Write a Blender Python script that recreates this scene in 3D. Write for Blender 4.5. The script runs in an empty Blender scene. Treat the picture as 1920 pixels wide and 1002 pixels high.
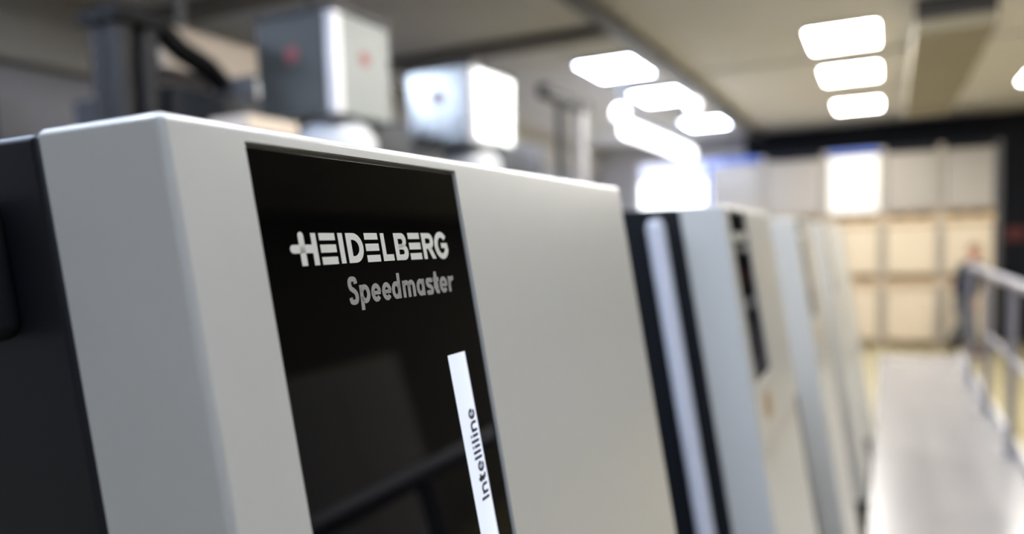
import bpy, bmesh, math, random
from mathutils import Vector, Matrix
random.seed(4)
C = bpy.context.scene.collection
SC = bpy.context.scene
CZ = 2.07                     # camera height above the main floor
ZG = CZ - 1.41                # top of the press gallery
CEIL = CZ + 2.10

# ------------------------------------------------------------------ materials
def mat(name, col, rough=.5, metal=0., spec=.5, var=.0, scale=8., emit=None, estr=0., bump=0., coat=0., rvar=0., ior=None):
    m = bpy.data.materials.new(name); m.use_nodes = True
    nt = m.node_tree; b = nt.nodes['Principled BSDF']
    b.inputs['Base Color'].default_value = (*col, 1)
    b.inputs['Roughness'].default_value = rough
    b.inputs['Metallic'].default_value = metal
    b.inputs['Specular IOR Level'].default_value = spec
    b.inputs['Coat Weight'].default_value = coat; b.inputs['Coat Roughness'].default_value = .22
    if ior: b.inputs['IOR'].default_value = ior
    if emit:
        b.inputs['Emission Color'].default_value = (*emit, 1); b.inputs['Emission Strength'].default_value = estr
    if var or bump or rvar:
        tc = nt.nodes.new('ShaderNodeTexCoord'); n = nt.nodes.new('ShaderNodeTexNoise')
        n.inputs['Scale'].default_value = scale; n.inputs['Detail'].default_value = 4
        nt.links.new(tc.outputs['Object'], n.inputs['Vector'])
        if var:
            mx = nt.nodes.new('ShaderNodeMix'); mx.data_type = 'RGBA'
            mx.inputs[6].default_value = (*[c*(1-var) for c in col], 1)
            mx.inputs[7].default_value = (*[min(1, c*(1+var)) for c in col], 1)
            nt.links.new(n.outputs['Fac'], mx.inputs[0]); nt.links.new(mx.outputs[2], b.inputs['Base Color'])
        if rvar:
            mr = nt.nodes.new('ShaderNodeMapRange'); mr.inputs[3].default_value = max(0, rough-rvar); mr.inputs[4].default_value = rough+rvar
            nt.links.new(n.outputs['Fac'], mr.inputs[0]); nt.links.new(mr.outputs[0], b.inputs['Roughness'])
        if bump:
            bp = nt.nodes.new('ShaderNodeBump'); bp.inputs['Strength'].default_value = bump; bp.inputs['Distance'].default_value = .01
            nt.links.new(n.outputs['Fac'], bp.inputs['Height']); nt.links.new(bp.outputs[0], b.inputs['Normal'])
    return m

M = dict(
    paint=mat('light grey machine paint', (.555, .545, .495), .42, spec=.4, coat=.6, var=.02, scale=60),
    charcoal=mat('charcoal machine paint', (.007, .008, .010), .45, spec=.28, var=.05, scale=30),
    black=mat('black rubber', (.008, .008, .009), .6, spec=.2, var=.1, scale=40),
    glass=mat('black glass', (.0012, .0012, .0013), .03, spec=.10, var=.05, scale=5),
    recess=mat('recess black', (.002, .002, .002), .6, spec=.1, var=.1, scale=20),
    white_ink=mat('white print', (.74, .72, .64), .55, spec=.2, var=.02, scale=300),
    grey_ink=mat('grey print', (.33, .31, .28), .55, spec=.2, var=.02, scale=300),
    strip=mat('lit diffuser', (.30, .31, .36), .4, emit=(.76, .83, 1.0), estr=.58, var=.01, scale=10),
    dark_ink=mat('dark print', (.01, .01, .02), .5, var=.05, scale=300),
    steel=mat('satin steel', (.62, .63, .66), .32, metal=.9, var=.04, scale=20, rvar=.06),
    galva=mat('galvanised sheet', (.50, .52, .52), .26, metal=.95, var=.08, scale=5, rvar=.06),
    silver=mat('silver paint', (.70, .70, .74), .32, metal=.15, var=.03, scale=30),
    sign=mat('dim red sign', (.10, .008, .010), .6, var=.05, scale=40),
    wall_dark=mat('dark beige plaster', (.17, .16, .14), .8, spec=.2, var=.05, scale=2),
    enamel=mat('grey enamel', (.24, .26, .255), .38, var=.05, scale=4),
    panel=mat('dark grey green enamel', (.050, .056, .055), .45, var=.05, scale=4),
    lit=mat('glowing white panel', (.8, .85, .9), .4, emit=(.86, .95, 1.0), estr=2.2, var=.02, scale=6),
    emblem=mat('faded red enamel', (.26, .06, .07), .45, var=.05, scale=40),
    red=mat('red enamel', (.42, .02, .035), .4, var=.05, scale=40),
    orange=mat('orange floor reflection', (.34, .19, .05), .5, var=.05, scale=40),  # colour of the yellow floor reflected in the covers
    ceiling=mat('ceiling panels', (.77, .765, .79), .8, spec=.2, var=.05, scale=1.5),
    wall=mat('grey plaster', (.46, .45, .47), .8, spec=.2, var=.05, scale=2),
    rack_grey=mat('grey rack paint', (.30, .27, .23), .5, var=.05, scale=10),
    strip_off=mat('unlit diffuser', (.01, .013, .03), .25, var=.05, scale=10),
    bulk=mat('beige plaster', (.50, .47, .41), .8, spec=.2, var=.05, scale=2),
    navy=mat('dark navy wall paint', (.012, .014, .020), .75, spec=.15, var=.2, scale=1.5),
    darkgrey=mat('dark grey steel', (.045, .045, .05), .5, var=.1, scale=4),
    hose=mat('dark hose', (.011, .010, .0095), .55, var=.15, scale=12),
    slate=mat('slate grey steel', (.030, .034, .042), .38, var=.08, scale=4),
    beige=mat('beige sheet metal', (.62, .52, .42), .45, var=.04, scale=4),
    pale=mat('pale blue grey enamel', (.62, .65, .70), .35, var=.03, scale=6),
    floor=mat('ochre floor paint', (.30, .26, .15), .32, spec=.45, var=.08, scale=1.2, rvar=.06),
    deck=mat('gallery plate', (.185, .183, .19), .24, spec=.5, var=.05, scale=2.5, rvar=.07),
    alu=mat('aluminium', (.80, .80, .82), .35, metal=.5, var=.03, scale=10),
    rack_blue=mat('blue rack paint', (.06, .13, .50), .45, var=.05, scale=10),
    rack_beam=mat('tan rack beam', (.50, .38, .25), .55, var=.08, scale=6),
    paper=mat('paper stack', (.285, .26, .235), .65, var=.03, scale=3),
    paper_lamplit=mat('white paper in lamplight', (.85, .84, .82), .5, var=.02, scale=3),  # lamplight on the middle top load is put into its colour
    paper_warmlit=mat('cream paper in warm light', (.52, .44, .325), .65, var=.04, scale=3),  # cream stock, with warm light on the lower rows put into its colour
    wood=mat('pallet wood', (.26, .17, .08), .8, var=.25, scale=9),
    tray=mat('grey cable tray', (.15, .145, .14), .5, var=.08, scale=4),
    beam=mat('grey beam', (.20, .185, .17), .6, var=.08, scale=3),
    duct=mat('olive duct', (.31, .285, .22), .6, var=.06, scale=3),
    lamp_warm=mat('warm lamp', (.9, .9, .9), .4, emit=(1.0, .96, .89), estr=30, var=.01, scale=3),
    lamp_cool=mat('cool lamp', (.9, .9, .9), .4, emit=(.66, .77, 1.0), estr=31, var=.01, scale=3),
    tube=mat('lamp and duct glow', (.9, .9, .9), .4, emit=(.97, .96, 1.0), estr=3, var=.01, scale=3),  # round lamps, and the far duct's reflected light made to glow
    day=mat('daylight', (.8, .85, .9), .3, emit=(.90, .94, 1.0), estr=2.6, var=.02, scale=2),
    day_dim=mat('dim daylight', (.7, .75, .9), .3, emit=(.70, .74, .95), estr=.85, var=.02, scale=2),
    blue=mat('blue locker paint', (.035, .05, .12), .5, var=.05, scale=4),
    skin=mat('skin', (.42, .20, .13), .5, var=.06, scale=40),
    hair=mat('brown hair', (.10, .05, .025), .6, var=.2, scale=60),
    jacket=mat('navy cloth', (.010, .012, .026), .85, var=.15, scale=50),
    trousers=mat('grey work cloth', (.06, .063, .07), .9, var=.12, scale=50),
    shoe=mat('black leather', (.012, .012, .014), .5, var=.1, scale=30),
    frame=mat('white window frame', (.75, .75, .76), .5, var=.02, scale=10),
    rail=mat('grey railing steel', (.26, .26, .31), .33, metal=.6, var=.03, scale=10),
)

# ------------------------------------------------------------------ helpers
def link(name, me, m, parent=None, smooth=True, angle=35):
    me.materials.append(m)
    if smooth:
        for p in me.polygons: p.use_smooth = True
        me.set_sharp_from_angle(angle=math.radians(angle))
    o = bpy.data.objects.new(name, me); C.objects.link(o)
    if parent: o.parent = parent
    return o
def obj(name, bm, m, parent=None, smooth=True, angle=35, wn=True):
    bmesh.ops.recalc_face_normals(bm, faces=bm.faces)
    me = bpy.data.meshes.new(name); bm.to_mesh(me); bm.free()
    o = link(name, me, m, parent, smooth, angle)
    if wn and smooth:
        w = o.modifiers.new('wn', 'WEIGHTED_NORMAL'); w.keep_sharp = True
    return o
def tag(o, label, cat, group=None):
    o['label'] = label; o['category'] = cat
    if group: o['group'] = group
    return o
def thing(name, label, cat, loc=(0, 0, 0), rz=0, group=None):
    o = bpy.data.objects.new(name, None); C.objects.link(o)
    o.location = loc; o.rotation_euler = (0, 0, rz); o.empty_display_size = .1
    return tag(o, label, cat, group)
def struct(o): o['kind'] = 'structure'; return o
def box(bm, x0, x1, y0, y1, z0, z1, bev=0., seg=2):
    vs = [bm.verts.new((x, y, z)) for x in (x0, x1) for y in (y0, y1) for z in (z0, z1)]
    fs = [bm.faces.new([vs[i] for i in q]) for q in ((0,1,3,2),(4,6,7,5),(0,4,5,1),(2,3,7,6),(0,2,6,4),(1,5,7,3))]
    if bev:
        es = list({e for f in fs for e in f.edges})
        bmesh.ops.bevel(bm, geom=es, offset=bev, segments=seg, affect='EDGES', profile=.5)
    return bm
def B(x0, x1, y0, y1, z0, z1, bev=0., seg=2): return box(bmesh.new(), x0, x1, y0, y1, z0, z1, bev, seg)
def tube(bm, pts, r, n=16, cap=True):
    pts = [Vector(p) for p in pts]; rings = []
    up = Vector((0, 0, 1))
    for i, p in enumerate(pts):
        d = (pts[min(i+1, len(pts)-1)] - pts[max(i-1, 0)]).normalized()
        ref = up if abs(d.dot(up)) < .95 else Vector((1, 0, 0))
        a = d.cross(ref).normalized(); b = d.cross(a).normalized()
        rr = r[i] if isinstance(r, (list, tuple)) else r
        rings.append([bm.verts.new(p + (a*math.cos(t) + b*math.sin(t))*rr) for t in [2*math.pi*k/n for k in range(n)]])
    for s, e in zip(rings, rings[1:]):
        for k in range(n): bm.faces.new((s[k], s[(k+1) % n], e[(k+1) % n], e[k]))
    if cap:
        bm.faces.new(rings[0]); bm.faces.new(rings[-1])
    return bm
def T(pts, r, n=16): return tube(bmesh.new(), pts, r, n)
def dup(root, loc, label):
    r = root.copy(); C.objects.link(r); r.location = loc; r['label'] = label
    for ch in list(root.children):
        c = ch.copy(); C.objects.link(c); c.parent = r
        for g in list(ch.children):
            d = g.copy(); C.objects.link(d); d.parent = c
    return r

# ------------------------------------------------------------------ room shell
X0, X1, Y0r, Y1r = -6.0, 5.0, -5.0, 16.4
struct(obj('floor', B(X0-.2, X1+.2, Y0r-.2, Y1r+.2, -.15, 0), M['floor'], smooth=False))
struct(obj('ceiling', B(X0-.2, X1+.2, Y0r-.2, Y1r+.2, CEIL, CEIL+.15), M['ceiling'], smooth=False))
struct(obj('wall_left', B(X0-.2, X0, Y0r-.2, Y1r+.2, 0, CEIL), M['wall'], smooth=False))
struct(obj('wall_right', B(X1, X1+.2, Y0r-.2, Y1r+.2, 0, CEIL), M['wall_dark'], smooth=False))
struct(obj('wall_front', B(X0, X1, Y0r-.2, Y0r, 0, CEIL), M['wall'], smooth=False))
# back wall: light plaster with a window opening at left, dark painted part at right
WX0, WX1, WZ0, WZ1 = -4.95, -3.05, CZ-.35, CZ+1.72
bm = bmesh.new()
box(bm, X0, WX0, Y1r, Y1r+.2, 0, CEIL); box(bm, WX1, -2.62, Y1r, Y1r+.2, 0, CEIL)
box(bm, WX0, WX1, Y1r, Y1r+.2, 0, WZ0); box(bm, WX0, WX1, Y1r, Y1r+.2, WZ1, CEIL)
struct(obj('wall_back', bm, M['wall'], smooth=False))
struct(obj('wall_end', B(-2.62, X1, Y1r, Y1r+.2, 0, CEIL), M['navy'], smooth=False))
w = bmesh.new(); t = .07
box(w, WX0, WX1, Y1r+.05, Y1r+.13, WZ0, WZ0+t, .004); box(w, WX0, WX1, Y1r+.05, Y1r+.13, WZ1-t, WZ1, .004)
box(w, WX0, WX0+t, Y1r+.05, Y1r+.13, WZ0+t, WZ1-t, .004); box(w, WX1-t, WX1, Y1r+.05, Y1r+.13, WZ0+t, WZ1-t, .004)
box(w, WX0+t, WX1-t, Y1r+.05, Y1r+.13, CZ+1.27, CZ+1.33, .004)
win = struct(obj('window_1', w, M['frame']))
struct(obj('lower_pane', B(WX0+t, WX1-t, Y1r+.085, Y1r+.095, WZ0+t, CZ+1.27), M['day'], win, smooth=False))
struct(obj('upper_pane', B(WX0+t, WX1-t, Y1r+.085, Y1r+.095, CZ+1.33, WZ1-t), M['day_dim'], win, smooth=False))
# bulkhead along the left wall, ceiling beams
struct(obj('trim_1', B(X0, X0+.18, Y0r, Y1r, CZ+1.50, CEIL, .01), M['bulk']))
struct(obj('trim_2', B(-6, -2.42, 7.14, 7.36, CEIL-.10, CEIL, .006), M['beam']))
struct(obj('trim_3', B(-2.22, 5, 9.86, 10.02, CEIL-.04, CEIL, .006), M['ceiling']))
struct(obj('trim_4', B(-6, -2.42, 4.6, 4.85, CEIL-.10, CEIL, .006), M['beam']))
struct(obj('trim_5', B(-2.22, 5, 5.9, 6.06, CEIL-.04, CEIL, .006), M['ceiling']))
# long cable tray under the ceiling
ct = thing('cable_tray', 'long dark grey cable tray running along the ceiling between the two rows of square lamps', 'cable tray', (-2.32, 5, CEIL-.12))
bm = bmesh.new(); box(bm, -.08, .08, -10, 11.3, 0, .015); box(bm, -.08, -.07, -10, 11.3, .015, .08); box(bm, .07, .08, -10, 11.3, .015, .08)
obj('tray', bm, M['tray'], ct, smooth=False)
for k in range(15): obj('hanger', B(-.09, .09, -9.5+k*1.45, -9.46+k*1.45, .08, .12), M['tray'], ct, smooth=False)

# ------------------------------------------------------------------ ceiling lamps
def lamp(x, y, kind, label, group):
    t = thing('ceiling_lamp', label, 'ceiling lamp', (x, y, CEIL-.045), 0, group)
    bm = bmesh.new(); a, b = .33, .50
    box(bm, -a-.03, -a, -b-.03, b+.03, 0, .045); box(bm, a, a+.03, -b-.03, b+.03, 0, .045)
    box(bm, -a, a, -b-.03, -b, 0, .045); box(bm, -a, a, b, b+.03, 0, .045)
    obj('frame', bm, M['alu'], t, smooth=False)
    obj('diffuser', B(-a, a, -b, b, .008, .03), M[kind], t, smooth=False)
    return t
G1, G2 = 'square ceiling lamps above the gallery', 'square ceiling lamps above the press'
lamp(-.42, 8.93, 'lamp_warm', 'largest and topmost of the three glowing ceiling lamps in a line above the gallery', G1)
lamp(-.42, 10.95, 'lamp_warm', 'middle of the three glowing ceiling lamps in a line above the gallery', G1)
lamp(-.42, 13.7, 'lamp_warm', 'lowest and farthest of the three glowing ceiling lamps in line above the gallery', G1)
lamp(-2.93, 8.93, 'lamp_cool', 'large glowing ceiling lamp just left of the cable tray, nearest of its row', G2)
lamp(-2.93, 11.0, 'lamp_cool', 'second glowing ceiling lamp left of the cable tray, behind the nearest one', G2)
lamp(-2.93, 14.0, 'lamp_cool', 'farthest glowing ceiling lamp left of the cable tray, above the bright window', G2)
lamp(2.0, 12.6, 'lamp_warm', 'glowing ceiling lamp cut by the right edge, near the dark end wall', 'square ceiling lamps at the right')
for x, ys, k in ((-.42, (6.3, 4.3, 2.4), 'lamp_warm'), (-.42, (.3,), 'lamp_cool'), (-2.93, (.3,), 'lamp_cool'), (2.0, (-2.2,), 'lamp_cool'), (2.0, (10.5, 8.4, 6.3, 4.2), 'lamp_warm'), (-5.44, (.3,), 'lamp_cool')):  # unseen lamps added and tinted to light the covers and metal boxes
    for y in ys:
        lamp(x, y, k, 'unseen square ceiling lamp added to light the press and hall', 'added ceiling lamps out of view')
# far left duct, its reflected lamplight built as a glowing tube + small round lamps
tl = thing('glowing_duct', 'shiny hanging duct, its reflected light built as a white glow beyond the press, left of the window', 'hanging lamp', (-3.0, 9.6, CZ+1.44))
obj('tube', T([(0, .0, 0), (0, 3.4, 0)], .11), M['tube'], tl)
obj('duct_cover', B(-.11, .11, -.05, 3.45, .112, .17, .01), M['darkgrey'], tl)
for y in (.3, 3.1): obj('hanger', B(-.01, .01, y, y+.02, .16, .66), M['darkgrey'], tl, smooth=False)
def round_lamp(x, y, z, r, m, label):
    t = thing('pendant_lamp', label, 'round lamp', (x, y, z))
    bm = bmesh.new(); bmesh.ops.create_uvsphere(bm, u_segments=20, v_segments=12, radius=r); obj('globe', bm, M[m], t)
    obj('stem', T([(0, 0, r*.9), (0, 0, CEIL-z)], .02, 10), M['darkgrey'], t)
round_lamp(-3.0, 9.30, CZ+1.60, .10, 'tube', 'small round bluish white lamp at the near end of the glowing hanging duct')
round_lamp(-2.56, 11.4, CEIL-.14, .10, 'tube', 'small round white lamp touching the second ceiling lamp left of the cable tray')

# suspended olive duct box at the right of the ceiling
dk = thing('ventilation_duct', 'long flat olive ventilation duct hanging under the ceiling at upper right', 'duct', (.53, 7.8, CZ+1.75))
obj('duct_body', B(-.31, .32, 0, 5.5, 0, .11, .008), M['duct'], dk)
obj('gap_shadow', B(-.31, .32, .0, .05, .1105, .30), M['darkgrey'], dk, smooth=False)  # dark strip put in for the shadow gap between duct and ceiling
for k in range(3): obj('flange', B(-.325, .335, 1.4+k*1.6, 1.44+k*1.6, -.006, .116), M['duct'], dk, smooth=False)
for k in range(3):
    for x in (-.25, .23): obj('hanger', B(x, x+.03, .6+k*2, .63+k*2, .11, .35), M['tray'], dk, smooth=False)

# ------------------------------------------------------------------ press units
XT, ZT, A = -.2907, .0651, .1506          # cover top edge (camera frame), lean
SA, CA = math.sin(A), math.cos(A)
YN, UW, DP, PITCH = .2388, .6513, .0868, 1.3
LS = 1.44
ux = lambda X: X                                      # local x = world x; local z measured from the gallery
HZ = CZ + ZT                                          # top edge height
def S(u, v, w=0.):                                    # on the leaning front plane
    return Vector((XT + SA*v + CA*w, u, HZ - CA*v + SA*w))

def slab(bm, u0, u1, v0, v1, w0, w1, bev=0., seg=2):
    vs = [bm.verts.new(S(u, v, w)) for u in (u0, u1) for v in (v0, v1) for w in (w0, w1)]
    fs = [bm.faces.new([vs[i] for i in q]) for q in ((0,1,3,2),(4,6,7,5),(0,4,5,1),(2,3,7,6),(0,2,6,4),(1,5,7,3))]
    if bev: bmesh.ops.bevel(bm, geom=list({e for f in fs for e in f.edges}), offset=bev, segments=seg, affect='EDGES', profile=.5)
    return bm
def SL(*a, **k): return slab(bmesh.new(), *a, **k)

HU0, HU1, HV0, HV1 = .0487, .2568, .0088, .372        # recess for the black glass
RD = .006
def cover_bm():
    """sheet metal cover: front skin with a rectangular recess, folded round to the side"""
    bm = bmesh.new(); V1 = .498
    D = DP
    def BK(u, v): p = S(u, v); return Vector((p.x - D, p.y, p.z))
    o = [bm.verts.new(S(u, v)) for u, v in ((0, 0), (UW, 0), (UW, V1), (0, V1))]
    i = [bm.verts.new(S(u, v)) for u, v in ((HU0, HV0), (HU1, HV0), (HU1, HV1), (HU0, HV1))]
    r = [bm.verts.new(S(u, v, -RD)) for u, v in ((HU0, HV0), (HU1, HV0), (HU1, HV1), (HU0, HV1))]
    b = [bm.verts.new(BK(u, v)) for u, v in ((0, 0), (UW, 0), (UW, V1), (0, V1))]
    for k in range(4):
        n = (k+1) % 4
        bm.faces.new((o[k], o[n], i[n], i[k])); bm.faces.new((i[k], i[n], r[n], r[k])); bm.faces.new((o[n], o[k], b[k], b[n]))
    bm.faces.new(r); bm.faces.new(b[::-1])
    bm.edges.ensure_lookup_table()
    oe = [e for e in bm.edges if {e.verts[0], e.verts[1]} != {o[2], o[3]} and (e.verts[0] in o and e.verts[1] in o) or ({e.verts[0], e.verts[1]} in [{o[0], b[0]}, {o[1], b[1]}, {b[0], b[1]}])]
    bmesh.ops.bevel(bm, geom=oe, offset=.0042, segments=3, affect='EDGES', profile=.5)
    return bm

# --- lettering
def ribbons(strokes, t, ext=.00012):
    """strokes: polylines in mm (x right, y up); returns mesh bmesh in metres, flat ribbons with square ends"""
    bm = bmesh.new()
    for st in strokes:
        tt = t
        if isinstance(st, tuple): st, tt = st
        P = [Vector((p[0], p[1])) for p in st]; n = len(P); L, R = [], []
        for k in range(n):
            d0 = (P[k]-P[k-1]).normalized() if k else None
            d1 = (P[k+1]-P[k]).normalized() if k < n-1 else None
            if d0 is None: d0 = d1
            if d1 is None: d1 = d0
            nn = Vector((-(d0.y+d1.y), d0.x+d1.x)).normalized()
            c = max(.5, nn.dot(Vector((-d1.y, d1.x))))
            L.append(P[k]+nn*tt/2/c); R.append(P[k]-nn*tt/2/c)
        poly = L + R[::-1]
        prism(bm, L, R, ext)
    return bm
def prism(bm, L, R, ext):
    top = [(bm.verts.new((a.x/1000, a.y/1000, ext)), bm.verts.new((b.x/1000, b.y/1000, ext))) for a, b in zip(L, R)]
    bot = [(bm.verts.new((a.x/1000, a.y/1000, 0)), bm.verts.new((b.x/1000, b.y/1000, 0))) for a, b in zip(L, R)]
    for k in range(len(L)-1):
        bm.faces.new((top[k][0], top[k][1], top[k+1][1], top[k+1][0])); bm.faces.new((bot[k][0], bot[k+1][0], bot[k+1][1], bot[k][1]))
        bm.faces.new((top[k][0], top[k+1][0], bot[k+1][0], bot[k][0])); bm.faces.new((top[k][1], bot[k][1], bot[k+1][1], top[k+1][1]))
    bm.faces.new((top[0][0], bot[0][0], bot[0][1], top[0][1])); bm.faces.new((top[-1][0], top[-1][1], bot[-1][1], bot[-1][0]))
def arc(cx, cy, rx, ry, a0, a1, n=18):
    return [(cx+rx*math.cos(math.radians(a0+(a1-a0)*k/n)), cy+ry*math.sin(math.radians(a0+(a1-a0)*k/n))) for k in range(n+1)]
def spline(pts, n=6):
    out = []
    for k in range(len(pts)-1):
        p0 = pts[max(k-1, 0)]; p1 = pts[k]; p2 = pts[k+1]; p3 = pts[min(k+2, len(pts)-1)]
        for j in range(n):
            s = j/n
            out.append(tuple(.5*((2*b)+(-a+c)*s+(2*a-5*b+4*c-d)*s*s+(-a+3*b-3*c+d)*s**3) for a, b, c, d in zip(p0, p1, p2, p3)))
    return out+[pts[-1]]
def glyph(ch, u0, u1, t, xh, cap, desc, th=None):
    """strokes of a sans letter filling u0..u1 (mm), baseline 0"""
    th = th or t                                       # horizontal stroke weight
    l, r = u0+t/2, u1-t/2; w = r-l; cx = (l+r)/2; h = th/2; ry = (xh-th)/2
    if ch == 'S' or ch == 's':
        H = cap if ch == 'S' else xh
        return [spline([(r, H*.74), (r-w*.1, H*.88), (cx, H-h), (l+w*.12, H*.88), (l, H*.73), (l+w*.16, H*.585), (cx, H*.51), (r-w*.14, H*.415), (r, H*.27), (r-w*.12, H*.12), (cx, h), (l+w*.1, H*.11), (l-w*.02, H*.25)])]
    if ch == 'p': return [[(l, -desc), (l, xh)], arc(cx, xh/2, w/2, ry, 165, -165)]
    if ch == 'e': return [arc(cx, xh/2, w/2, ry, 0, 322, 28), ([(l, xh*.49), (r+t*.30, xh*.49)], th*.9)]
    if ch == 'd': return [[(r, 0), (r, cap)], arc(cx, xh/2, w/2, ry, 15, 345, 26)]
    if ch == 'a': return [[(r, 0), (r, xh)], arc(cx, xh/2, w/2, ry, 15, 345, 26)]
    if ch == 'm':
        q = w/4; yy = xh*.58
        return [[(l, 0), (l, xh)], arc(l+q, yy, q, xh-h-yy, 180, 0)+[(l+2*q, 0)], arc(l+3*q, yy, q, xh-h-yy, 180, 0)+[(r, 0)]]
    if ch == 'n':
        yy = xh*.55
        return [[(l, 0), (l, xh)], arc(cx, yy, w/2, xh-h-yy, 180, 0)+[(r, 0)]]
    if ch == 't':
        s = u0+t*.5+(u1-u0)*.22
        return [[(s, cap*.93)]+[(s, xh*.3)]+arc(s+w*.42, xh*.3, w*.42, xh*.3-h, 180, 268, 8)+[(u1-t*.1, h)], [(u0, xh-h), (u1, xh-h)]]
    if ch == 'r': return [[(l, 0), (l, xh)], arc(u1-t*.2, xh*.45, u1-t*.2-l, xh*.55-h, 180, 92, 10)]
    if ch == 'I': return [[(cx, 0), (cx, cap)]]
    if ch == 'l': return [[(cx, 0), (cx, cap)]]
    if ch == 'i': return [[(cx, 0), (cx, xh)], [(cx, cap-th*1.15), (cx, cap)]]
    return []
def logo_bm():
    bm = bmesh.new(); y = lambda v: 73.4-v
    def R(x0, x1, v0, v1): prism(bm, [Vector((x0, y(v0))), Vector((x1, y(v0)))], [Vector((x0, y(v1))), Vector((x1, y(v1)))], .00012)
    def rib(st, t):
        b2 = ribbons([st], t); me = bpy.data.meshes.new('tmp'); b2.to_mesh(me); b2.free(); bm.from_mesh(me); bpy.data.meshes.remove(me)
    def band(outer, inner): prism(bm, [Vector((a, y(b))) for a, b in outer], [Vector((a, y(b))) for a, b in inner], .00012)
    def cap(cx, cv, rx, ry, a0, a1):
        pts = arc(cx, cv, rx, ry, a0, a1, 16)
        band(pts, [(cx, cv)]*len(pts)) if False else band(pts, [(cx+(p[0]-cx)*.02, cv+(p[1]-cv)*.02) for p in pts])
    # H with the long rounded cross bar
    R(77.7, 82.1, 57.0, 73.4); cap(79.9, 57.0, 2.2, 2.3, 180, 360)
    R(87.9, 91.9, 55.4, 73.4); R(73.0, 88.2, 61.85, 66.5); cap(73.0, 64.175, 2.6, 2.325, 90, 270)
    for x0, x1 in ((94.6, 108.1), (135.6, 148.9), (182.5, 195.9)):
        for v0, v1 in ((55.4, 59.5), (62.0, 66.5), (69.05, 73.35)): R(x0, x1, v0, v1)
    R(110.95, 115.0, 55.4, 73.25)                                                        # I
    R(118.0, 122.3, 55.4, 73.25)                                                         # D
    band([(122.2, 55.4), (124.4, 55.4)]+arc(124.4, 64.3, 8.8, 8.92, -90, 90, 24)+[(122.2, 73.25)],
         [(122.2, 59.4), (123.6, 59.4)]+arc(123.6, 64.35, 5.6, 4.95, -90, 90, 24)+[(122.2, 69.3)])
    R(152.0, 155.8, 55.5, 73.25); R(155.7, 163.5, 69.1, 73.2)                            # L
    R(166.15, 170.2, 55.5, 73.25)                                                        # B
    band([(170.1, 55.5), (174.8, 55.5)]+arc(174.8, 60.2, 4.7, 4.7, -90, 75, 14)+[(174.8, 64.9), (170.1, 64.9)],
         [(170.1, 59.2), (173.4, 59.2)]+arc(173.6, 61.0, 1.9, 1.75, -90, 75, 14)+[(173.4, 62.8), (170.1, 62.8)])
    band([(170.1, 62.9), (175.3, 62.9)]+arc(175.3, 68.1, 5.2, 5.15, -80, 90, 14)+[(170.1, 73.25)],
         [(170.1, 66.2), (173.9, 66.2)]+arc(174.1, 67.9, 2.0, 1.7, -80, 90, 14)+[(170.1, 69.6)])
    R(198.6, 202.6, 55.5, 73.4)                                                          # R
    band([(202.5, 55.5), (207.3, 55.5)]+arc(207.3, 61.0, 5.5, 5.5, -90, 90, 18)+[(202.5, 66.5)],
         [(202.5, 59.2), (206.4, 59.2)]+arc(206.6, 61.0, 2.3, 1.8, -90, 90, 18)+[(202.5, 62.8)])
    band([(204.6, 66.0), (209.2, 73.4)], [(208.9, 65.4), (213.7, 73.4)])
    gx, gv = 223.0, 64.4                                                                 # G
    band(arc(gx, gv, 9.0, 9.7, -38, -340, 34)+[(230.7, 62.7)], arc(gx, gv, 4.7, 5.7, -38, -332, 34)+[(226.6, 66.3)])
    R(222.5, 230.75, 62.7, 66.2)
    return bm
def place_on_front(o, u, v, w, ang=0., shear=0.):
    """flat lettering (x right, y up, z out) onto the leaning front at u, v"""
    du, dv, dw = Vector((0, 1, 0)), Vector((-SA, 0, CA)), Vector((CA, 0, SA))
    m = Matrix((du, dv, dw)).transposed().to_4x4(); m.translation = S(u, v, w)
    loc = Matrix.Rotation(ang, 4, 'Z') @ Matrix(((1, shear, 0, 0), (0, 1, 0, 0), (0, 0, 1, 0), (0, 0, 0, 1)))
    o.data.transform(m @ loc)

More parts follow.
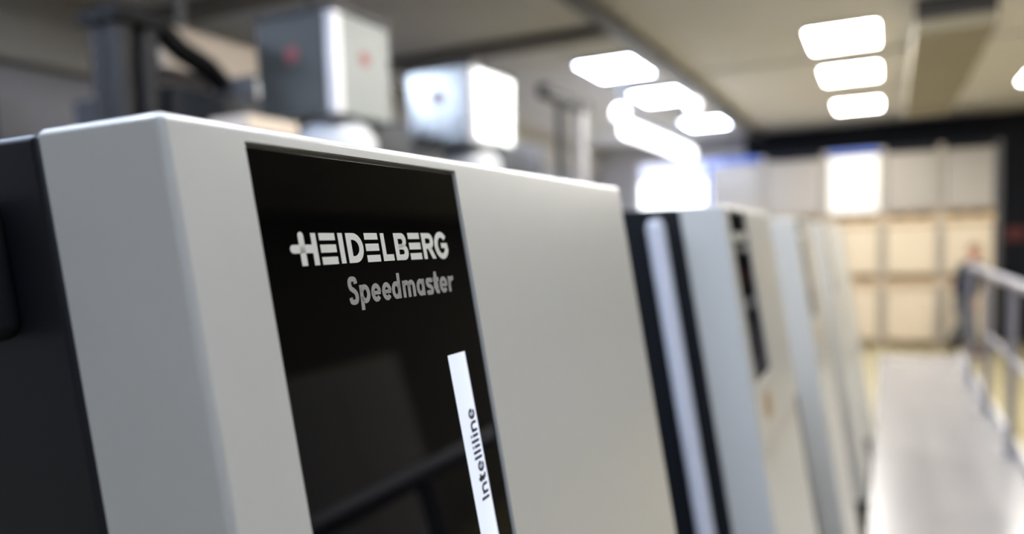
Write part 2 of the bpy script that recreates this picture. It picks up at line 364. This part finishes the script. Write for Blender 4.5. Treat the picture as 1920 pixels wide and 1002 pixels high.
def handle_bm(y0, y1, x, z0, z1, r):
    bm = bmesh.new()
    sh = lambda z: x + SA/CA*(HZ - z)
    tube(bm, [(sh(z1)-.0, y0, z1), (sh(z1-.012), y0-.001, z1-.012), (sh(z0+.012), y0-.001, z0+.012), (sh(z0), y0, z0)], [r*.72, r, r, r*.72], 20)
    for z in (z1-.04, z0+.04): tube(bm, [(sh(z), y0, z), (sh(z), y1, z)], r*.6, 12)
    return bm
def make_unit(label):
    t = thing('printing_unit', label, 'printing press', (0, YN, 0), 0, 'press units standing in a row')
    obj('front_cover', cover_bm(), M['paint'], t, wn=True, angle=40)
    g = obj('glass_panel', SL(HU0+.0012, HU1-.0012, HV0+.0022, HV1-.0015, -RD+.0004, -.0022, bev=.0006, seg=2), M['glass'], t)
    g['label'] = 'black glossy glass panel set in the front cover'
    lg = obj('maker_lettering', logo_bm(), M['white_ink'], g, smooth=False); place_on_front(lg, 0, .0734, -.0022)
    lg['label'] = 'white capital lettering'
    mm = 16.3; st = []
    for ch, a, b in (('S', 111.9, 120.6), ('p', 122.2, 131.9), ('e', 133.2, 142.9), ('e', 144.2, 153.9), ('d', 154.6, 164.2), ('m', 166.6, 181.0), ('a', 182.8, 192.2), ('s', 194.4, 203.0), ('t', 203.9, 210.9), ('e', 211.7, 222.0), ('r', 223.4, 231.3)):
        st += glyph(ch, a, b, 3.0, 11.0, mm, 4.0, 2.6)
    ml = obj('model_lettering', ribbons(st, 3.0), M['grey_ink'], g, smooth=False); place_on_front(ml, 0, .0977, -.0022, 0, .06)
    ml['label'] = 'grey lettering under the white capitals'
    # vertical lit strip, slightly bowed diffuser
    bm = bmesh.new(); n = 8; rows = []
    for v, off in ((.1416, 0.), (.366, .0068)):
        rows.append([[bm.verts.new(S(.2066+off+.0236*k/n, v, -.0022+ww*(1-(2*k/n-1)**2))) for k in range(n+1)] for ww in (0, .0018)])
    for k in range(n):
        bm.faces.new((rows[0][1][k], rows[0][1][k+1], rows[1][1][k+1], rows[1][1][k]))
    bm.faces.new(rows[0][1]); bm.faces.new(rows[1][1][::-1])
    for q in rows:
        for v_ in q[0]: bm.verts.remove(v_)
    ls = obj('light_strip', bm, M['strip'], t, angle=60); ls['label'] = 'glowing white strip with dark lettering'
    st = []; x = 0.; kx = 66.5/8.62
    for ch, wd in (('I', .42), ('n', 1.0), ('t', .72), ('e', 1.0), ('l', .34), ('l', .34), ('i', .34), ('l', .34), ('i', .34), ('n', 1.0), ('e', 1.0)):
        st += glyph(ch, x, x+wd*kx, 2.0, 7.5, 10.3, 2.0, 1.25); x += (wd+.172)*kx
    sl = obj('strip_lettering', ribbons(st, 2.05), M['dark_ink'], ls, smooth=False); place_on_front(sl, .2272, .2478, -.0002, math.radians(91.6))
    # lower cover, feet, latch
    obj('lower_cover', SL(.012, UW-.012, .506, LS, -.075, -.006, bev=.004, seg=3), M['paint'], t, wn=True)
    sp = bmesh.new()
    def P3(x_off, v, u): p = S(u, v); return Vector((p.x+x_off, u, p.z))
    vs = [sp.verts.new(P3(xo, v, u)) for xo in (-DP, -.0025) for u in (.0, .0115) for v in (.4983, LS)]
    for q in ((0,1,3,2),(4,6,7,5),(0,4,5,1),(2,3,7,6),(0,2,6,4),(1,5,7,3)): sp.faces.new([vs[i] for i in q])
    obj('side_panel', sp, M['paint'], t, smooth=False)
    for u in (.02, UW-.06):
        p = S(u, LS)
        obj('foot', B(p.x-.07, p.x-.005, u, u+.045, ZG, p.z-.002, .004), M['black'], t)
    obj('latch', SL(UW-.012, UW+.012, .352, .43, -.03, -.008, bev=.002), M['alu'], t)
    obj('floor_reflection', SL(HU0+.07, HU1-.07, .405, .46, .0, .0006), M['orange'], t, smooth=False)  # painted reflection of the yellow floor, a flat orange patch
    # charcoal housing behind the cover, same lean, dropping to the press body
    hb = bmesh.new(); g0 = .0045
    prof = []
    def HP(xoff, v, u): p = S(u, v); return Vector((p.x+xoff, u, p.z))
    vs = [hb.verts.new(HP(xo, v, u)) for xo in (-.70, -DP-g0) for u in (.001, UW-.002) for v in (.001, LS+.01)]
    fs = [hb.faces.new([vs[i] for i in q]) for q in ((0,1,3,2),(4,6,7,5),(0,4,5,1),(2,3,7,6),(0,2,6,4),(1,5,7,3))]
    bmesh.ops.bevel(hb, geom=[e for f in fs for e in f.edges][:0] or list({e for f in fs for e in f.edges}), offset=.005, segments=3, affect='EDGES', profile=.5)
    obj('housing', hb, M['charcoal'], t, wn=True)
    obj('plinth', B(-.90, -.078, .001, UW-.002, 0, ZG, .004), M['charcoal'], t)
    return t
LBL = ['nearest grey press unit in the foreground with white capitals on its black glass panel',
       'second press unit from the front, with a long silver grab handle on its charcoal side',
       'third press unit in the row, its pale side just behind the second unit\'s black panel',
       'fourth press unit in the row, a thin pale strip between the third and the farthest',
       'fifth and farthest press unit at the end of the row']
u1 = make_unit(LBL[0])
units = [u1] + [dup(u1, (0, YN+PITCH*k, 0), LBL[k]) for k in range(1, 5)]
for u in units[1:]:
    for c in u.children:
        if c.name.startswith('light_strip'):
            c.material_slots[0].link = 'OBJECT'; c.material_slots[0].material = M['strip_off']; c['label'] = 'unlit dark strip on the black panel'
bed = thing('press_bed', 'long dark body of the press behind the row of press units', 'machine', (-2.0, YN, 0))
for k in range(5): obj('bed_section', B(-.95, .98, PITCH*k+.004, PITCH*(k+1)-.004, 0, CZ-.06, .012), M['charcoal'], bed)
hx = XT-DP-.048
gb = bmesh.new()
vs = [gb.verts.new((hx+dx+SA/CA*dz, y, HZ-dz)) for dx in (-.036, .011) for y in (-.020, .0005) for dz in (.030, .106)]
for q in ((0,1,3,2),(4,6,7,5),(0,4,5,1),(2,3,7,6),(0,2,6,4),(1,5,7,3)): gb.faces.new([vs[i] for i in q])
bmesh.ops.bevel(gb, geom=list(gb.edges), offset=.008, segments=4, affect='EDGES', profile=.5)
obj('grip', gb, M['black'], u1)['label'] = 'short black grip on the charcoal side'
obj('grab_handle', handle_bm(-.026, .002, hx, HZ-1.05, HZ-.026, .0185), M['silver'], units[1])['label'] = 'long silver grab handle'

# ------------------------------------------------------------------ gallery with railing
gl = thing('gallery', 'light grey metal walkway running along the press units to the far rack', 'walkway', (0, 2, 0))
obj('deck', B(-.070, .75, -5.2, 7.7, ZG-.05, ZG, .004), M['deck'], gl)
bm = bmesh.new()
for k in range(9):
    for x in (.62, -.02): obj('support_leg', B(x, x+.06, -5.1+k*1.44, -5.04+k*1.44, 0, ZG-.05), M['darkgrey'], gl, smooth=False)
rl = thing('railing', 'grey tubular safety railing along the right edge of the walkway', 'railing', (.70, 2, ZG))
top = CZ-.305-ZG
obj('toe_board', B(.028, .043, -6.9, 7.6, .001, .09, .003), M['alu'], rl)
obj('handrail', T([(0, -6, top-.03), (0, 6.05, top-.03)], .03, 20), M['rail'], rl)
obj('handrail', T([(0, -6, top*.55), (0, 4.60, top*.55)], .016, 14), M['rail'], rl)
for k in range(9):
    y = 6.03-k*1.27
    bm = T([(0, y, 0), (0, y, top-.05)], .024, 16); box(bm, -.05, .018, y-.05, y+.05, 0, .012)
    obj('post', bm, M['rail'], rl)

# ------------------------------------------------------------------ pallet rack at the back with paper loads
RY = 15.2
edges = [-3.16, -2.11, -1.01, -.06, .85, 1.70]        # bay lines
levels = [0.0, CZ-.86, CZ+.25]                        # underside of the loads
rk = thing('pallet_rack', 'tall pallet rack against the dark end wall, five bays wide with blue uprights', 'rack', (-.7, RY, 0))
rx = lambda x: x+.7
for k, x in enumerate(edges):
    bm = bmesh.new()
    for y in (0, .9): box(bm, rx(x)-.045, rx(x)+.045, y, y+.07, 0, CZ+1.50, .004)
    for j in range(6):
        z = .25+j*.55; tube(bm, [(rx(x), .05, z), (rx(x), .92, z+(.45 if j % 2 else -.0)+.05)], .012, 8)
    obj('upright', bm, M['rack_blue'] if k == 0 else M['darkgrey'] if k == 5 else M['rack_grey'], rk)
for z in (CZ-.93, CZ+.18):
    for a, b in zip(edges, edges[1:]):
        for y in (0, .92): obj('beam', B(rx(a)+.045, rx(b)-.045, y, y+.05, z-.06, z+.06, .004), M['rack_beam'], rk)
for k, (a, b) in enumerate(zip(edges, edges[1:])):
    obj('top_beam', B(rx(a)+.045, rx(b)-.045, .0, .05, CZ+1.43, CZ+1.51, .004), M['rack_blue'] if k in (0, 2) else M['navy'], rk)
# pallets and paper loads
def pallet_bm(w, d):
    bm = bmesh.new()
    for k in range(5): box(bm, -w/2+k*(w-.1)/4, -w/2+k*(w-.1)/4+.1, 0, d, .11, .13)
    for k in range(3):
        for j in range(3): box(bm, -w/2+k*(w-.09)/2, -w/2+k*(w-.09)/2+.09, j*(d-.12)/2, j*(d-.12)/2+.12, .02, .11)
        box(bm, -w/2+k*(w-.09)/2, -w/2+k*(w-.09)/2+.09, 0, d, 0, .02)
    for j in range(3): box(bm, -w/2, w/2, j*(d-.1)/2, j*(d-.1)/2+.1, .09, .11)
    return bm
cols = ['leftmost', 'second', 'middle', 'fourth', 'rightmost']
rows = ['bottom', 'middle', 'top']
for j in range(3):
    for k in range(5):
        a, b = edges[k], edges[k+1]; w = b-a-.11
        z = levels[j] if j == 0 else levels[j]-.01
        z += .002
        p = obj('pallet', pallet_bm(w, .9), M['wood'], smooth=False); p.location = ((a+b)/2, RY+.02, z)
        tag(p, f'brown wooden pallet under the {rows[j]} paper load in the {cols[k]} bay of the rack', 'pallet', 'pallets in the rack')
        h = (.92 if j == 0 else .90) + random.uniform(-.02, .02)
        zt = {0: CZ-.99-.03, 1: CZ+.12-.03, 2: CZ+1.39}[j]
        m = 'paper_warmlit' if j < 2 else 'paper'
        if k == 2 and j == 2: m = 'paper_lamplit'
        col = {'paper_warmlit': 'cream', 'paper': 'pale', 'paper_lamplit': 'lamplit white'}[m]
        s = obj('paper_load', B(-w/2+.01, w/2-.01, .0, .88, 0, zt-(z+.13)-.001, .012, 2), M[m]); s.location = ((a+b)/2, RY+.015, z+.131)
        tag(s, f'{col} block of stacked paper on the pallet, {rows[j]} level of the {cols[k]} rack bay', 'paper stack', 'paper loads in the rack')
# dim red sign on the dark end wall
ex = thing('wall_sign', 'dim red sign on the dark end wall right of the rack', 'sign', (2.1, Y1r-.012, CZ-.10))
obj('plate', B(-.16, .16, 0, .012, -.12, .12, .003), M['sign'], ex)
obj('sign_frame', B(-.18, .18, .004, .012, -.14, .14, .003), M['black'], ex)

# ------------------------------------------------------------------ metal dryer boxes on top of the press
def dryer(y, label, x1=-2.4, wx=.50, ly=.46, z0=.665, z1=1.165, dark=True):
    t = thing('dryer_box', label, 'machine box', (x1, y, CZ+.005), 0, 'metal boxes standing on the press')
    obj('case', B(-wx, 0, 0, ly, z0, z1, .012, 3), M['enamel'] if dark else M['galva'], t)
    if dark: obj('front_panel', B(-wx+.01, -.055, -.008, .0, z0+.01, z1-.01, .003), M['panel'], t)
    else: obj('glow_panel', B(.0, .006, .06, ly-.06, z0+.04, z1-.03, .002), M['lit'], t)  # emissive white panel on the right face
    obj('edge_strip', B(-.05, .006, -.006, .05, z0, z1-.01, .006), M['silver'], t)
    bm = T([(-wx*.52, -.012, z0+(z1-z0)*.62), (-wx*.52, .0, z0+(z1-z0)*.62)], .042, 24); obj('emblem', bm, M['emblem'], t)
    bm = T([(.0, ly*.52, z0+(z1-z0)*.60), (.003, ly*.52, z0+(z1-z0)*.60)], .040, 24)
    if dark: obj('emblem', bm, M['emblem'], t)
    obj('pedestal', T([(-.20, ly*.5, 0), (-.20, ly*.5, z0-.10), (-.20, ly*.5, z0-.03), (-.20, ly*.5, z0)], [.21, .21, .17, .13], 24), M['pale'], t)
    obj('base_plate', B(-wx+.02, -.02, .02, ly-.02, -.065, 0, .006), M['darkgrey'], t)
    obj('lid', B(-wx-.012, .012, -.012, ly+.012, z1, z1+.03, .006), M['darkgrey'], t)
    return t
dryer(3.00, 'dark-faced sheet metal box with red round emblems, behind the foreground unit')
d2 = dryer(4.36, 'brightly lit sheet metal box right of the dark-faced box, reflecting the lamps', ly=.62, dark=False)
# T-shaped stand behind the boxes
ts = thing('signal_stand', 'thin stand with a dark cross arm, right of the brightly lit metal box', 'stand', (-2.4, 5.85, CZ-.06))
obj('post', T([(0, 0, 0), (0, 0, 1.22)], .035, 14), M['slate'], ts)
obj('post', T([(0, .48, 0), (0, .48, 1.22)], .045, 14), M['silver'], ts)
obj('cross_arm', B(-.05, .05, -.35, .62, 1.20, 1.30, .01), M['darkgrey'], ts)
obj('base_plate', B(-.12, .12, -.1, .6, 0, .012), M['darkgrey'], ts, smooth=False)

# ------------------------------------------------------------------ dark plant beyond the press (left)
hb = thing('hose_bundle', 'dark bundle of ribbed vertical hoses left of the dark slate cabinet', 'hoses', (-3.32, 2.57, 0))
for q, (dx, dy) in enumerate(((-.06, -.075), (.05, -.07), (.06, .06), (-.05, .07))):
    pts, rr = [], []
    for k in range(90): pts.append((dx, dy, .0+k*(CZ+1.10)/89)); rr.append(.064 if k % 2 else .055)
    obj('hose', T(pts, rr, 12), M['hose'], hb)
obj('cap', B(-.15, .15, -.15, .15, CZ+1.10, CZ+1.18, .02), M['black'], hb)
cb = thing('cabinet', 'dark slate control cabinet beyond the press, left of the metal boxes', 'cabinet', (-3.55, 3.0, 0))
obj('body', B(-.45, .33, -.26, .72, 0, CZ+.86, .015), M['slate'], cb)
obj('door', B(.33, .345, -.24, .15, .1, CZ+.80, .006), M['slate'], cb)
obj('door', B(.33, .345, .17, .70, .1, CZ+.80, .006), M['slate'], cb)
obj('handle', T([(.36, .12, CZ+.1), (.36, .12, CZ+.3)], .012, 10), M['steel'], cb)
pd = thing('exhaust_pipe', 'dark exhaust pipe sloping down over the slate cabinet', 'pipe', (-3.32, 2.75, CZ+.86))
obj('pipe', T([(0, .02, .30), (0, .05, .27), (0, .14, .21), (0, .32, .15), (0, .40, .09), (0, .42, .015)], .06, 18), M['black'], pd)
obj('collar', T([(0, .42, .002), (0, .42, .03)], .09, 18), M['darkgrey'], pd)
vb = thing('vent_box', 'pale slate vent box on top of the dark cabinet beside the metal box', 'box', (-3.35, 3.42, CZ+.862))
obj('case', B(-.12, .10, -.10, .14, 0, .16, .01), M['slate'], vb)
obj('louvre', B(.10, .106, -.07, .11, .03, .13), M['steel'], vb, smooth=False)
dh = thing('warm_ceiling_patch', 'beige shape standing in for warm-lit ceiling behind the dark-faced metal box', 'duct', (-3.9, 3.10, CZ+1.08))  # beige body added where the ceiling catches warm light
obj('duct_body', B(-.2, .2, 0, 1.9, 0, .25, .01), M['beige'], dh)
for k in range(2): obj('hanger', B(-.02, .02, .3+k*1.2, .33+k*1.2, .25, CEIL-CZ-1.08), M['tray'], dh, smooth=False)
be = thing('paper_box', 'small beige box lying on the press under the dark-faced metal box', 'box', (-2.62, 2.50, CZ-.055))
obj('carton', B(-.05, .16, -.03, .27, 0, .64, .01), M['beige'], be)
obj('lid', B(-.06, .17, -.04, .28, .58, .65, .008), M['beige'], be)
for k, (y, h, l) in enumerate(((4.9, 1.04, 1.3), (6.9, 1.10, 1.3), (8.7, .70, 2.2))):
    t = thing('machine_cabinet', ['dark low machine cabinet behind the metal boxes', 'dark machine cabinet behind the thin stand', 'dark machine cabinet under the glowing hanging duct'][k], 'cabinet', (-4.0, y, 0), 0, 'dark cabinets along the far side of the press')
    obj('body', B(-.4, .4, 0, l, 0, CZ+h-.0, .02), M['darkgrey'], t)
    obj('door', B(.4, .412, .06, l/2-.02, .1, CZ+h-.06, .006), M['slate'], t); obj('door', B(.4, .412, l/2+.02, l-.06, .1, CZ+h-.06, .006), M['slate'], t)
    obj('handle', T([(.425, l/2-.08, CZ), (.425, l/2-.08, CZ+.15)], .012, 8), M['steel'], t)
bl = thing('locker', 'dark blue locker against the left wall at the edge of the picture', 'locker', (-5.75, 2.66, 0))
obj('body', B(-.24, .24, -.5, .55, 0, CZ+1.34, .01), M['blue'], bl)
obj('door', B(.24, .255, -.48, .02, .05, CZ+1.31, .005), M['blue'], bl); obj('door', B(.24, .255, .04, .53, .05, CZ+1.31, .005), M['blue'], bl)
obj('handle', T([(.265, -.02, CZ), (.265, -.02, CZ+.12)], .01, 8), M['steel'], bl)

# ------------------------------------------------------------------ person walking by the rack
def skin_mesh(name, verts, edges, radii, m, parent, sub=2, root=0):
    me = bpy.data.meshes.new(name); me.from_pydata([Vector(v) for v in verts], edges, [])
    o = bpy.data.objects.new(name, me); C.objects.link(o)
    sk = o.modifiers.new('s', 'SKIN'); sk.use_smooth_shade = True; sk.branch_smoothing = .6
    for i, v in enumerate(me.skin_vertices[0].data):
        r = radii[i]; v.radius = r if isinstance(r, tuple) else (r, r); v.use_root = (i == root)
    sb = o.modifiers.new('b', 'SUBSURF'); sb.levels = sub; sb.render_levels = sub
    dg = bpy.context.evaluated_depsgraph_get(); dg.update()
    nm = bpy.data.meshes.new_from_object(o.evaluated_get(dg))
    bpy.data.objects.remove(o); bpy.data.meshes.remove(me)
    for p in nm.polygons: p.use_smooth = True
    nm.name = name; nm.materials.clear(); nm.materials.append(m)
    r = bpy.data.objects.new(name, nm); C.objects.link(r); r.parent = parent
    return r
# local frame: facing +x, left = +y
pr = thing('person', 'person in navy top and grey trousers walking in front of the pale paper rack', 'person', (1.22, 14.55, 0), math.radians(-50))
J = {}
pv, pe, prr = [], [], []
def add(key, p, r, frm=None):
    J[key] = len(pv); pv.append(p); prr.append(r)
    if frm is not None: pe.append((J[frm], J[key]))
add('pelvis', (-.06, 0, .93), .11); add('waist', (-.02, 0, 1.08), .11, 'pelvis'); add('chest', (.04, 0, 1.28), .125, 'waist'); add('upper', (.075, 0, 1.40), .09, 'chest')
add('neck', (.10, 0, 1.49), .055, 'upper'); add('skull_base', (.125, 0, 1.56), .07, 'neck'); add('skull', (.135, 0, 1.635), (.085, .095), 'skull_base'); add('crown', (.13, 0, 1.705), .06, 'skull')
for s, n in ((1, 'l'), (-1, 'r')):
    sw = s                                            # left arm swings back, right arm forward
    add('sh'+n, (.07, .17*s, 1.40), .06, 'upper'); add('el'+n, (.03-.10*sw, .23*s, 1.13), .045, 'sh'+n); add('wr'+n, (.12-.20*sw, .22*s, .90), .028, 'el'+n)
    add('palm'+n, (.135-.21*sw, .215*s, .84), (.036, .018), 'wr'+n)
    px, pz = pv[J['palm'+n]][0], pv[J['palm'+n]][2]
    for f, (dx, ln) in enumerate(((.030, .055), (.010, .063), (-.010, .060), (-.030, .047))):
        add(f'f{n}{f}a', (px+dx, .214*s, pz-.03), .0095, 'palm'+n); add(f'f{n}{f}b', (px+dx*1.05+.006, .208*s, pz-.03-ln*.55), .0088, f'f{n}{f}a'); add(f'f{n}{f}c', (px+dx*1.05+.014, .198*s, pz-.03-ln), .008, f'f{n}{f}b')
    add('tha'+n, (px+.045, .205*s, pz+.015), .0105, 'palm'+n); add('thb'+n, (px+.062, .196*s, pz-.02), .0095, 'tha'+n)
    add('hip'+n, (-.06, .09*s, .88), .085, 'pelvis')
    if s < 0:    # right leg forward
        add('kn'+n, (.13, .095*s, .50), .062, 'hip'+n); add('an'+n, (.24, .10*s, .09), .042, 'kn'+n); add('to'+n, (.39, .105*s, .045), (.042, .03), 'an'+n)
    else:        # left leg trailing, heel lifted
        add('kn'+n, (-.10, .095*s, .49), .062, 'hip'+n); add('an'+n, (-.40, .10*s, .19), .042, 'kn'+n); add('to'+n, (-.33, .105*s, .045), (.042, .03), 'an'+n)
skin_mesh('body', pv, pe, prr, M['skin'], pr)
pr.scale = (1.05, 1.05, 1.05)
hem, collar = (-.07, 0, .90), (.10, 0, 1.50)
skin_mesh('jacket', [hem]+[pv[J[k]] for k in ('waist', 'chest', 'upper')]+[collar], [(0, 1), (1, 2), (2, 3), (3, 4)], [.205, .19, .21, .165, .075], M['jacket'], pr)
for n, sg in (('l', 1), ('r', -1)):
    skin_mesh('sleeve', [(.07, .09*sg, 1.41)]+[pv[J[k+n]] for k in ('sh', 'el', 'wr')], [(0, 1), (1, 2), (2, 3)], [.09, .10, .082, .058], M['jacket'], pr)
skin_mesh('trousers', [(-.03, 0, 1.10), (-.055, 0, .96), (-.05, .095, .82), (-.10, .097, .49), (-.425, .10, .10), (-.05, -.095, .82), (.13, -.097, .50), (.245, -.10, .05)],
          [(0, 1), (1, 2), (2, 3), (3, 4), (1, 5), (5, 6), (6, 7)], [.13, .165, .145, .118, .092, .145, .118, .092], M['trousers'], pr)
skin_mesh('shoe', [(.215, -.10, .05), (.30, -.103, .05), (.42, -.107, .042)], [(0, 1), (1, 2)], [(.052, .05), (.05, .046), (.046, .036)], M['shoe'], pr)
skin_mesh('shoe', [(-.42, .10, .15), (-.38, .103, .09), (-.30, .107, .045)], [(0, 1), (1, 2)], [(.05, .05), (.05, .046), (.046, .04)], M['shoe'], pr)
bm = bmesh.new(); bmesh.ops.create_uvsphere(bm, u_segments=20, v_segments=14, radius=1)
for v in list(bm.verts):
    v.co = Vector((.122+v.co.x*.102, v.co.y*.092, 1.665+v.co.z*.088))
bmesh.ops.delete(bm, geom=[v for v in bm.verts if v.co.x > .165 and v.co.z < 1.70 or v.co.z < 1.60], context='VERTS')
obj('hair', bm, M['hair'], pr, angle=80)
fb = bmesh.new()
tube(fb, [(.215, 0, 1.655), (.240, 0, 1.622), (.212, 0, 1.612)], [.008, .014, .008], 8)
obj('nose', fb, M['skin'], pr)
for s in (1, -1):
    eb = bmesh.new(); bmesh.ops.create_uvsphere(eb, u_segments=10, v_segments=8, radius=.011)
    bmesh.ops.translate(eb, verts=eb.verts, vec=(.212, .032*s, 1.655)); obj('eye', eb, M['shoe'], pr)
    eb = bmesh.new(); bmesh.ops.create_uvsphere(eb, u_segments=10, v_segments=8, radius=1)
    for v in eb.verts: v.co = Vector((.13+v.co.x*.020, .090*s+v.co.y*.010, 1.64+v.co.z*.032))
    obj('ear', eb, M['skin'], pr)
mb = B(.205, .218, -.024, .024, 1.578, 1.588, .003); obj('mouth', mb, M['red'], pr)

# ------------------------------------------------------------------ plant on the operator side (seen in the black glass)
pc = thing('steel_column', 'pale steel column beside the right wall', 'column', (4.5, 3.6, 0))
obj('shaft', B(-.12, .12, -.12, .12, .02, CEIL-.02, .01), M['bulk'], pc); obj('base', B(-.2, .2, -.2, .2, 0, .02), M['darkgrey'], pc, smooth=False)
sh = thing('tool_cabinet', 'grey tool cabinet by the right wall', 'cabinet', (4.3, 5.2, 0))
obj('body', B(-.35, .35, -1.0, 1.0, 0, 2.3, .01), M['bulk'], sh); obj('door', B(-.365, -.35, -.96, -.02, .1, 2.2, .004), M['wall'], sh); obj('door', B(-.365, -.35, .02, .96, .1, 2.2, .004), M['wall'], sh)

# ------------------------------------------------------------------ world, camera
wd = bpy.data.worlds.new('World'); SC.world = wd; wd.use_nodes = True
wd.node_tree.nodes['Background'].inputs[0].default_value = (.6, .7, .9, 1); wd.node_tree.nodes['Background'].inputs[1].default_value = .05
cam = bpy.data.cameras.new('Camera'); co = bpy.data.objects.new('Camera', cam); C.objects.link(co); SC.camera = co
yaw, pitch, roll = math.radians(26.3527), math.radians(4.6062), math.radians(1.882)
F = Vector((-math.sin(yaw)*math.cos(pitch), math.cos(yaw)*math.cos(pitch), -math.sin(pitch)))
R = Vector((math.cos(yaw), math.sin(yaw), 0)); U = R.cross(F)
R2 = math.cos(roll)*R - math.sin(roll)*U; U2 = math.sin(roll)*R + math.cos(roll)*U
mw = Matrix((R2, U2, -F)).transposed().to_4x4(); mw.translation = (0, 0, CZ); co.matrix_world = mw
cam.sensor_fit = 'HORIZONTAL'; cam.sensor_width = 36; cam.lens = 1419.49/1920*36
cam.shift_y = (573.585-501)/1920                      # off-centre crop of the frame
cam.clip_start = .01; cam.clip_end = 100
cam.dof.use_dof = True; cam.dof.focus_distance = .468; cam.dof.aperture_fstop = 2.45
SC.view_settings.view_transform = 'Standard'; SC.view_settings.look = 'None'; SC.view_settings.gamma = 1; SC.view_settings.use_curve_mapping = False
SC.view_settings.exposure = 0.58
SC.cycles.use_denoising = True; SC.cycles.max_bounces = 8; SC.cycles.diffuse_bounces = 5; SC.cycles.sample_clamp_indirect = 6
SC.cycles.caustics_reflective = False; SC.cycles.caustics_refractive = False
